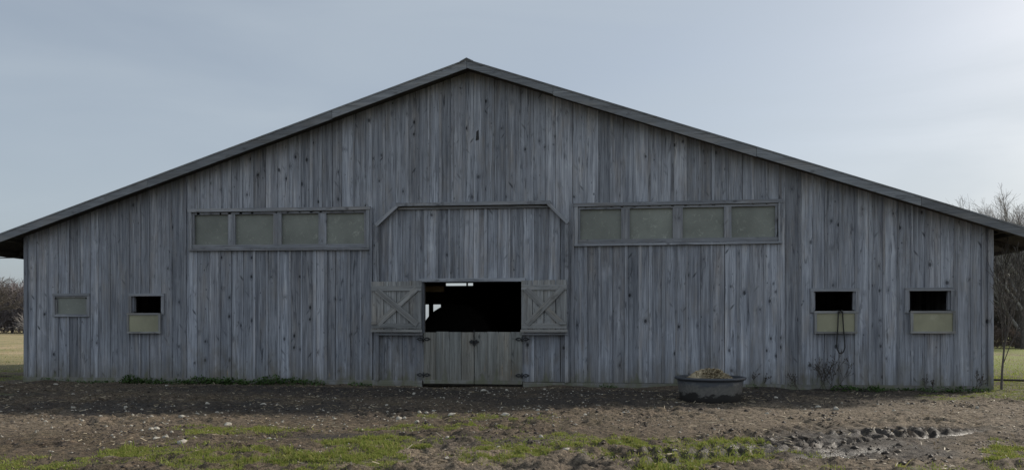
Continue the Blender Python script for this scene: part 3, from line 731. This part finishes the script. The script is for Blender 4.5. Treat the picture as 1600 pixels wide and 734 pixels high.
def leafy(name,c0,c1,c2,trans=.35):
    t=NT(name); br=t.attr('br'); cr=t.n('ValToRGB'); e=cr.color_ramp.elements
    e[0].position=0; e[0].color=(*c0,1); e[1].position=1; e[1].color=(*c2,1); m=e.new(.55); m.color=(*c1,1)
    t.l(br,cr.inputs[0]); t.l(cr,t.b.inputs['Base Color']); t.b.inputs['Roughness'].default_value=.6
    tr=t.n('BsdfTranslucent'); t.l(cr,tr.inputs[0]); mxs=t.n('MixShader'); mxs.inputs[0].default_value=trans
    t.l(t.b,mxs.inputs[1]); t.l(tr,mxs.inputs[2]); t.l(mxs,t.o.inputs[0]); return t.m
M['grass']=leafy('grass_blades',(.28,.245,.095),(.21,.245,.052),(.135,.185,.03),.42)
gp=lambda x,y: masks(x,y)[0]**1.2*(.10+.90*sstep(.42,.60,fbm(x,y,7,3,35)))*np.where((np.abs(x)<10.85)&(y>-.05),0,1)
P=np.concatenate([scatter(90000,(-6,9.5,-10.6,-4.8),gp),scatter(15000,(9,16,-2,5),gp),scatter(7000,(-16,-10,-4.5,4),gp)])
V,F,br_=blades(P,.012,.036,.003,.006,1.1)
go=np_mesh('grass',V,F,M['grass'],dict(br=br_)); tag(go,'short patchy green grass growing through the muddy yard','grass',kind='stuff')
# taller field grass on both sides beyond the corners
PR=scatter(18000,(11.8,60,2,60),lambda x,y:1/(1+.02*((x-12)**2+y**2)))
P=scatter(12000,(-110,-12,3,100),lambda x,y:1/(1+.002*((x+12)**2+y**2)))
dist=np.hypot(P[:,0]-3,P[:,1]+16)
V,F,br_=blades(P,.03,.085,.006,.018,1.0)
M['field']=leafy('field_grass',(.42,.32,.19),(.34,.28,.14),(.17,.19,.06),.35)
fo=np_mesh('field_grass',V,F,M['field'],dict(br=br_)); tag(fo,'tan and green meadow grass in the field left of the barn','grass',kind='stuff')
V,F,br_=blades(PR,.02,.06,.005,.014,1.0); M['green_field']=leafy('green_field_grass',(.29,.28,.10),(.25,.31,.06),(.17,.24,.035),.45)
fo=np_mesh('field_grass',V,F,M['green_field'],dict(br=br_)); tag(fo,'short bright green grass in the field right of the barn','grass',kind='stuff')
# clods and straw litter
n=11000; P=scatter(n,(-11,11.5,-10.5,-.2),lambda x,y:(1-masks(x,y)[0])*(.15+.85*sstep(.45,.7,fbm(x,y,1.1,3,66))))
z=height(P[:,0],P[:,1]); s=rng.lognormal(-4.35,.5,n).clip(.004,.04)
oc=np.array([(1,0,0),(0,1,0),(-1,0,0),(0,-1,0),(0,0,1),(0,0,-1)],float); of=np.array([(0,1,4),(1,2,4),(2,3,4),(3,0,4),(1,0,5),(2,1,5),(3,2,5),(0,3,5)])
V=(oc[None]*rng.uniform(.55,1.3,(n,6,1)))*(s[:,None,None]*np.array([1.3,1.1,.75])); a=rng.uniform(0,6.28,n); ca,sa=np.cos(a),np.sin(a)
V=np.stack([V[...,0]*ca[:,None]-V[...,1]*sa[:,None],V[...,0]*sa[:,None]+V[...,1]*ca[:,None],V[...,2]],-1)+np.stack([P[:,0],P[:,1],z],-1)[:,None]
F=(of[None]+6*np.arange(n)[:,None,None]).reshape(-1,3)
M['clod']=leafy('soil_clods',(.018,.014,.012),(.06,.045,.033),(.13,.10,.074),0)
co=np_mesh('soil_clods',V.reshape(-1,3),F,M['clod'],dict(br=np.repeat(rng.uniform(0,1,n)**1.5,6)),smooth=True); tag(co,'small dark soil crumbs and clods strewn on the yard','soil',kind='stuff')
P=np.concatenate([scatter(5000,(-11,11.5,-10.5,-.2),lambda x,y:.2+.8*sstep(.4,.7,fbm(x,y,.9,3,16))),scatter(260,(3.7,6.1,-3.9,-1.6),lambda x,y:np.where(np.hypot(x-4.85,y+2.68)<.6,0,np.exp(-((np.hypot(x-4.85,y+2.68)-.6)/.3)**2)))]); n=len(P)
z=height(P[:,0],P[:,1])+.008; a=rng.uniform(0,6.28,n); L=rng.uniform(.015,.06,n); wd=rng.uniform(.0025,.006,n); tl=rng.normal(0,.25,n)
Dv=np.stack([np.cos(a)*L,np.sin(a)*L,tl*L],-1); Nv=np.stack([-np.sin(a)*wd,np.cos(a)*wd,wd*.6],-1); B=np.stack([P[:,0],P[:,1],z],-1)
V=np.stack([B-Dv-Nv,B+Dv-Nv,B+Dv+Nv,B-Dv+Nv],1).reshape(-1,3)
M['straw']=leafy('straw_litter',(.16,.125,.08),(.26,.21,.14),(.40,.34,.24),.2)
lo=np_mesh('straw_litter',V,np.arange(4*n).reshape(-1,4),M['straw'],dict(br=np.repeat(rng.uniform(0,1,n),4))); tag(lo,'bits of straw and dead leaf littering the yard','litter',kind='stuff')
n=1500; P=scatter(n,(-11,9,-10.2,-.3),lambda x,y:.1+.9*np.maximum(ell(x,y,-4,-6,5.5,2.6),ell(x,y,1,-4,4,4)))
z=height(P[:,0],P[:,1]); s=rng.lognormal(-4.5,.4,n).clip(.004,.02)
V=(oc[None]*rng.uniform(.6,1.3,(n,6,1)))*(s[:,None,None]*np.array([1.2,1.1,.7]))+np.stack([P[:,0],P[:,1],z+.003],-1)[:,None]
po_=np_mesh('pebbles',V.reshape(-1,3),(of[None]+6*np.arange(n)[:,None,None]).reshape(-1,3),M['stone'],smooth=True); tag(po_,'tiny pale pebbles and gravel bits in the mud','gravel',kind='stuff')

# leafy weeds along the wall foot
def leaves(n,cx,cy,rx,ry,hmax,size):
    a=rng.uniform(0,6.28,n); r=np.sqrt(rng.uniform(0,1,n)); x=cx+rx*r*np.cos(a); y=cy+ry*r*np.sin(a)
    z=height(x,y)+rng.uniform(0,1,n)*hmax*(1-r**2*.7); b=rng.uniform(0,6.28,n); e=rng.normal(.3,.5,n); s=size*rng.uniform(.5,1.2,n)
    D=np.stack([np.cos(b)*np.cos(e),np.sin(b)*np.cos(e),np.sin(e)],-1)*s[:,None]; N=np.stack([-np.sin(b),np.cos(b),rng.normal(0,.4,n)],-1)*(s*.35)[:,None]
    B=np.stack([x,y,z],-1); return np.stack([B,B+D*.5-N,B+D,B+D*.5+N],1).reshape(-1,3)
M['weedleaf']=leafy('weed_leaves',(.035,.06,.018),(.045,.085,.022),(.075,.12,.035),.3)
Vs=[]
for cx,hm,k,rx in [(-7.9,.20,170,.3),(-7.35,.13,110,.35),(-6.75,.10,80,.3),(-6.2,.19,190,.38),(-5.75,.16,140,.3),(-5.35,.15,120,.3),(-4.9,.10,70,.3),(-4.5,.20,170,.35),(-4.0,.14,110,.35),(-3.5,.10,60,.3),(-8.8,.06,40,.5),(-2.4,.06,40,.3),(7.9,.10,70,.3),(8.4,.09,50,.3),(10.0,.12,90,.6)]:
    Vs.append(leaves(k*2,cx,-.22,rx,.17,hm,.06))
for _ in range(46):
    cx=rng.uniform(-10.6,10.7)
    if abs(cx)<2.3: continue
    Vs.append(leaves(int(rng.integers(8,34)),cx,-.16,rng.uniform(.08,.3),.10,rng.uniform(.03,.10),.05))
V=np.concatenate(Vs); wo=np_mesh('weeds',V,np.arange(len(V)).reshape(-1,4),M['weedleaf'],dict(br=np.repeat(rng.uniform(0,1,len(V)//4),4)))
tag(wo,'strip of dark green leafy weeds at the foot of the barn wall','weeds',kind='stuff')

# ------------------------------------------------------------------ bare plants and trees
def tree_meshes(seed,H,r,P,name,lean=(0,0,1),minr=.006):
    random.seed(seed); segs=[]; 
    grow(segs,Vector((0,0,-.15)),Vector(lean).normalized(),H,r,0,P)
    tk,cr=MB(),MB()
    for lev,pts,rad in segs:
        rad=[max(q,minr*(1 if lev<len(P)-1 else .7)) for q in rad]
        (tk if lev==0 else cr).tube(pts,rad,8 if lev==0 else 4 if lev<3 else 3,random.random(),cap=False)
    return tk,cr
def grow(segs,p,d,L,r,lev,P,_start=None):
    k,ang,ratio,wig,up=P[lev][:5]; start=P[lev][5] if len(P[lev])>5 else .3
    last=lev==len(P)-1; ns=5 if lev<2 else 3 if not last else 2
    pts=[p]; rad=[r]; dirs=[d]; end=.45 if not last else .3
    for i in range(ns):
        d=(d+Vector((random.gauss(0,wig),random.gauss(0,wig),random.gauss(0,wig)+up))).normalized()
        p=p+d*L/ns; pts.append(p); rad.append(r*(1-(1-end)*(i+1)/ns)); dirs.append(d)
    segs.append((lev,pts,rad))
    if last: return
    ph=random.uniform(0,6.28)
    for c in range(k):
        t=min(start+(1-start)*(c+random.random())/k,1.0); f=t*ns; i=min(int(f),ns-1); q=pts[i].lerp(pts[i+1],f-i); dd=dirs[i+1]
        ph+=2.4; a=dd.orthogonal().normalized(); a.rotate(Quaternion(dd,ph)); an=ang*random.uniform(.6,1.25)
        nd=(dd*math.cos(an)+a*math.sin(an)).normalized()
        grow(segs,q,nd,L*ratio*random.uniform(.7,1.2)*(1.15-.4*t),max(r*(1-(1-end)*t)*.6,.004),lev+1,P)
def make_tree(name,seed,H,r,P,label,group,loc,mt='bark',mc='twig',minr=.008,lean=(0,0,1),cat='tree'):
    tk,cr=tree_meshes(seed,H,r,P,name,lean,minr)
    o=empty(name,loc); tag(o,label,cat,group)
    tk.build('trunk',M[mt],o); cr.build('crown',M[mc],o); return o
def dup(o,loc,rz,sc_,label=None,group=None):
    c=o.copy(); C.objects.link(c); c.location=loc; c.rotation_euler=(0,0,rz); c.scale=(sc_[0],sc_[0],sc_[1])
    if label: c['label']=label
    if group: c['group']=group
    for ch in list(o.children):
        k=ch.copy(); C.objects.link(k); k.parent=c
    return c
VASE=[(11,.62,.72,.04,.03,.22),(7,.5,.6,.07,.05,.2),(7,.48,.58,.1,.06,.15),(7,.5,.62,.12,.05,.1),(6,.5,.85,.12,.04)]
OAK=[(9,1.0,.9,.05,.02,.28),(6,.65,.6,.12,.04,.25),(6,.6,.55,.14,.03,.2),(5,.6,.55,.15,.02,.15),(3,.6,.6,.16,0)]
SCRUB=[(10,.5,.55,.08,.04,.1),(7,.55,.55,.1,.04,.1),(5,.55,.6,.12,.02,.1),(3,.5,.6,.15,0)]
GW='bare trees of the wood right of the barn'
t1=make_tree('bare_tree',21,6.6,.27,VASE,'tall bare grey tree rising above the right end of the barn roof','',(26.3,30.2,0),'bark','twig_pale',.0085)
GL='bare trees along the far edge of the left field'
t2=make_tree('bare_tree',5,5.0,.42,OAK,'large spreading bare tree at the edge of the left field','',(-90.6,86.5,0),'bark','bark',.034)
t1.scale=(.86,.86,.82); t1.location.x+=.9
dup(t1,(29.6,33.5,0),2.1,(.95,.84),'second tall bare grey tree behind the one over the right roof end')
dup(t1,(27.8,32.0,0),5.2,(.9,.80),'tall bare grey tree with a leaning crown between the two over the right roof end')
dup(t1,(25.6,34.5,0),4.0,(.8,.74),'smaller bare grey tree half hidden behind the tall one over the right roof end')
ta=make_tree('bare_tree',33,6.0,.14,SCRUB,'slim bare grey tree in the wood right of the barn',GW,(24.2,34.5,0),'bark','twig',.012)
tb=make_tree('bare_tree',44,5.2,.12,SCRUB,'slim bare grey tree in the wood right of the barn',GW,(28.3,37,0),'bark','twig',.012)
random.seed(5)
k=0
for i in range(26):
    y=random.uniform(33,62); u=1.0; x=21.5+(y-30)*.52+random.uniform(-2.5,22)
    dup((ta,tb)[i%2],(x,y,0),random.uniform(0,6.28),(random.uniform(.9,1.3),random.uniform(.72,1.05)))
tl=make_tree('bare_tree',61,6.2,.16,SCRUB,'bare purplish grey tree in the line beyond the left field',GL,(-88.5,104,0),'bark','mauve_twig',.03)
for i in range(30):
    x=random.uniform(-128,-72); y=104+random.uniform(0,16)+(x+90)*-.25
    dup(tl,(x,y,0),random.uniform(0,6.28),(random.uniform(1.2,1.7),random.uniform(.92,1.2)))
# thickets
BUSH=[(6,.6,.8,.1,.02,.05),(6,.55,.7,.12,.02,.1),(6,.5,.6,.14,.02,.1),(4,.5,.6,.15,.0)]
b1=make_tree('bare_bush',71,1.1,.03,[(12,.75,1.4,.1,.02,.0)]+BUSH[1:],'rounded grey bare bush beside the spreading tree in the left field','',(-82,84.5,0),'bark','twig_pale',.02,cat='bush')
b1.scale=(1.5,1.5,1.25)
M['redbrush']=plain('russet_brush',(.13,.098,.082),.9,0,.3,.6)
b2=make_tree('brush_clump',72,.7,.02,[(12,.7,1.5,.1,.03,.0)]+BUSH[1:],'low russet bare brush along the edge of the right field','low brush along the right wood edge',(24.5,31,0),'bark','redbrush',.011,cat='bush')
for i in range(16): 
    y=31+random.uniform(-1,4); dup(b2,(23.2+i*.9+random.uniform(-.3,.3),y,0),random.uniform(0,6.28),(random.uniform(.8,1.2),random.uniform(.6,.95)))
# distant wood massed behind both
def woodmass(name,label,x0,x1,y0,y1,hmin,hmax,n,minr,slope=0,mat='twig'):
    x=rng.uniform(x0,x1,n); y=rng.uniform(y0,y1,n)+slope*(x-x0); h=rng.uniform(hmin,hmax,n)*(.75+.5*fbm(x,y*0,.12,3,9))
    z0=rng.uniform(0,1,n)**.8*h; L=rng.uniform(.6,1.8,n); az=rng.uniform(0,6.28,n); el=np.abs(rng.normal(.95,.35,n))
    B=np.stack([x,y,z0],-1); D=np.stack([np.cos(az)*np.cos(el),np.sin(az)*np.cos(el),np.sin(el)],-1)*L[:,None]
    W=np.stack([np.cos(az+1.57),np.sin(az+1.57),0*az],-1)*rng.uniform(minr*.5,minr*1.6,n)[:,None]; W2=np.cross(D,W); W2/=np.linalg.norm(W2,axis=1)[:,None]; W2*=np.linalg.norm(W,axis=1)[:,None]
    V=np.stack([B+W,B-W*.5+W2*.86,B-W*.5-W2*.86,B+D],1).reshape(-1,3); i=4*np.arange(n)[:,None,None]
    F=(np.array([(0,1,3),(1,2,3),(2,0,3)])[None]+i).reshape(-1,3)
    o=np_mesh(name,V,F,M[mat]); tag(o,label,'trees',kind='stuff')
woodmass('distant_wood','hazy mass of bare branches of the wood beyond the left field',-150,-72,122,140,7.8,9.6,42000,.06,-.22,'mauve_twig')
woodmass('distant_wood','dark mass of bare undergrowth in the wood right of the barn',22,72,38,50,4.2,6.4,42000,.034,.15,'dusk_twig')
# sapling at the right corner, dead weeds along the wall
SAP=[(7,.26,1.3,.03,.05,.45),(8,.3,.42,.06,.08,.15),(5,.45,.5,.12,.04,.2),(3,.5,.5,.12,.02)]
make_tree('sapling',85,1.5,.026,SAP,'thin bare sapling growing against the right corner of the barn',None,(10.98,-.02,0),'bark','bark',.006,(.02,0,1))
WEED=[(5,.55,.5,.12,.04,.35),(4,.6,.45,.15,.05,.3),(2,.7,.45,.2,.03,.2)]
for i,(x,y,h,l) in enumerate([(7.62,-.22,.62,'tall dark dead weed clump under the window with the rope'),(7.05,-.2,.36,'short dead weed left of the tall weed clump'),(7.42,-.24,.5,'slanting dead weed stem beside the tall weed clump'),(6.1,-.2,.34,'small dead weed between trough and rope window'),(9.55,-.18,.25,'low dead weed under the rightmost window'),(10.45,-.2,.36,'dry grey weed tangle at the foot of the right corner')]):
    random.seed(300+i); cr=MB(); st=MB()
    for k in range(5 if h>.55 else 2):
        segs=[]; grow(segs,Vector((random.gauss(0,.05),random.gauss(0,.03),-.03)),Vector((random.gauss(0,.42),random.gauss(-.05,.1),1)).normalized(),h*random.uniform(.75,1.1),.0065,0,WEED)
        for lev,pts,rad in segs: (st if lev==0 else cr).tube(pts,[max(q,.0026) for q in rad],4,random.random(),cap=False)
        for lev,pts,rad in segs:
            if lev==2 and random.random()<.5: cr.tube([pts[-1],pts[-1]+Vector((.004,0,.018)),pts[-1]+Vector((.004,0,.03))],[.004,.011,.003],5)
    o=empty('dead_weed',(x,y,gz(x,y))); tag(o,l,'weed','dead weeds along the foot of the barn'); st.build('stem',M['weed'],o); cr.build('twigs',M['weed'],o)
# pole in the grass
rl=MB(); rl.tube([(11.0,2.1,.10),(12.2,1.75,.11),(14.0,1.2,.09),(15.5,.8,.08)],[.022,.025,.024,.02],8)
tag(rl.build('fallen_pole',M['old']),'thin dark pole lying in the grass off the right corner','pole')
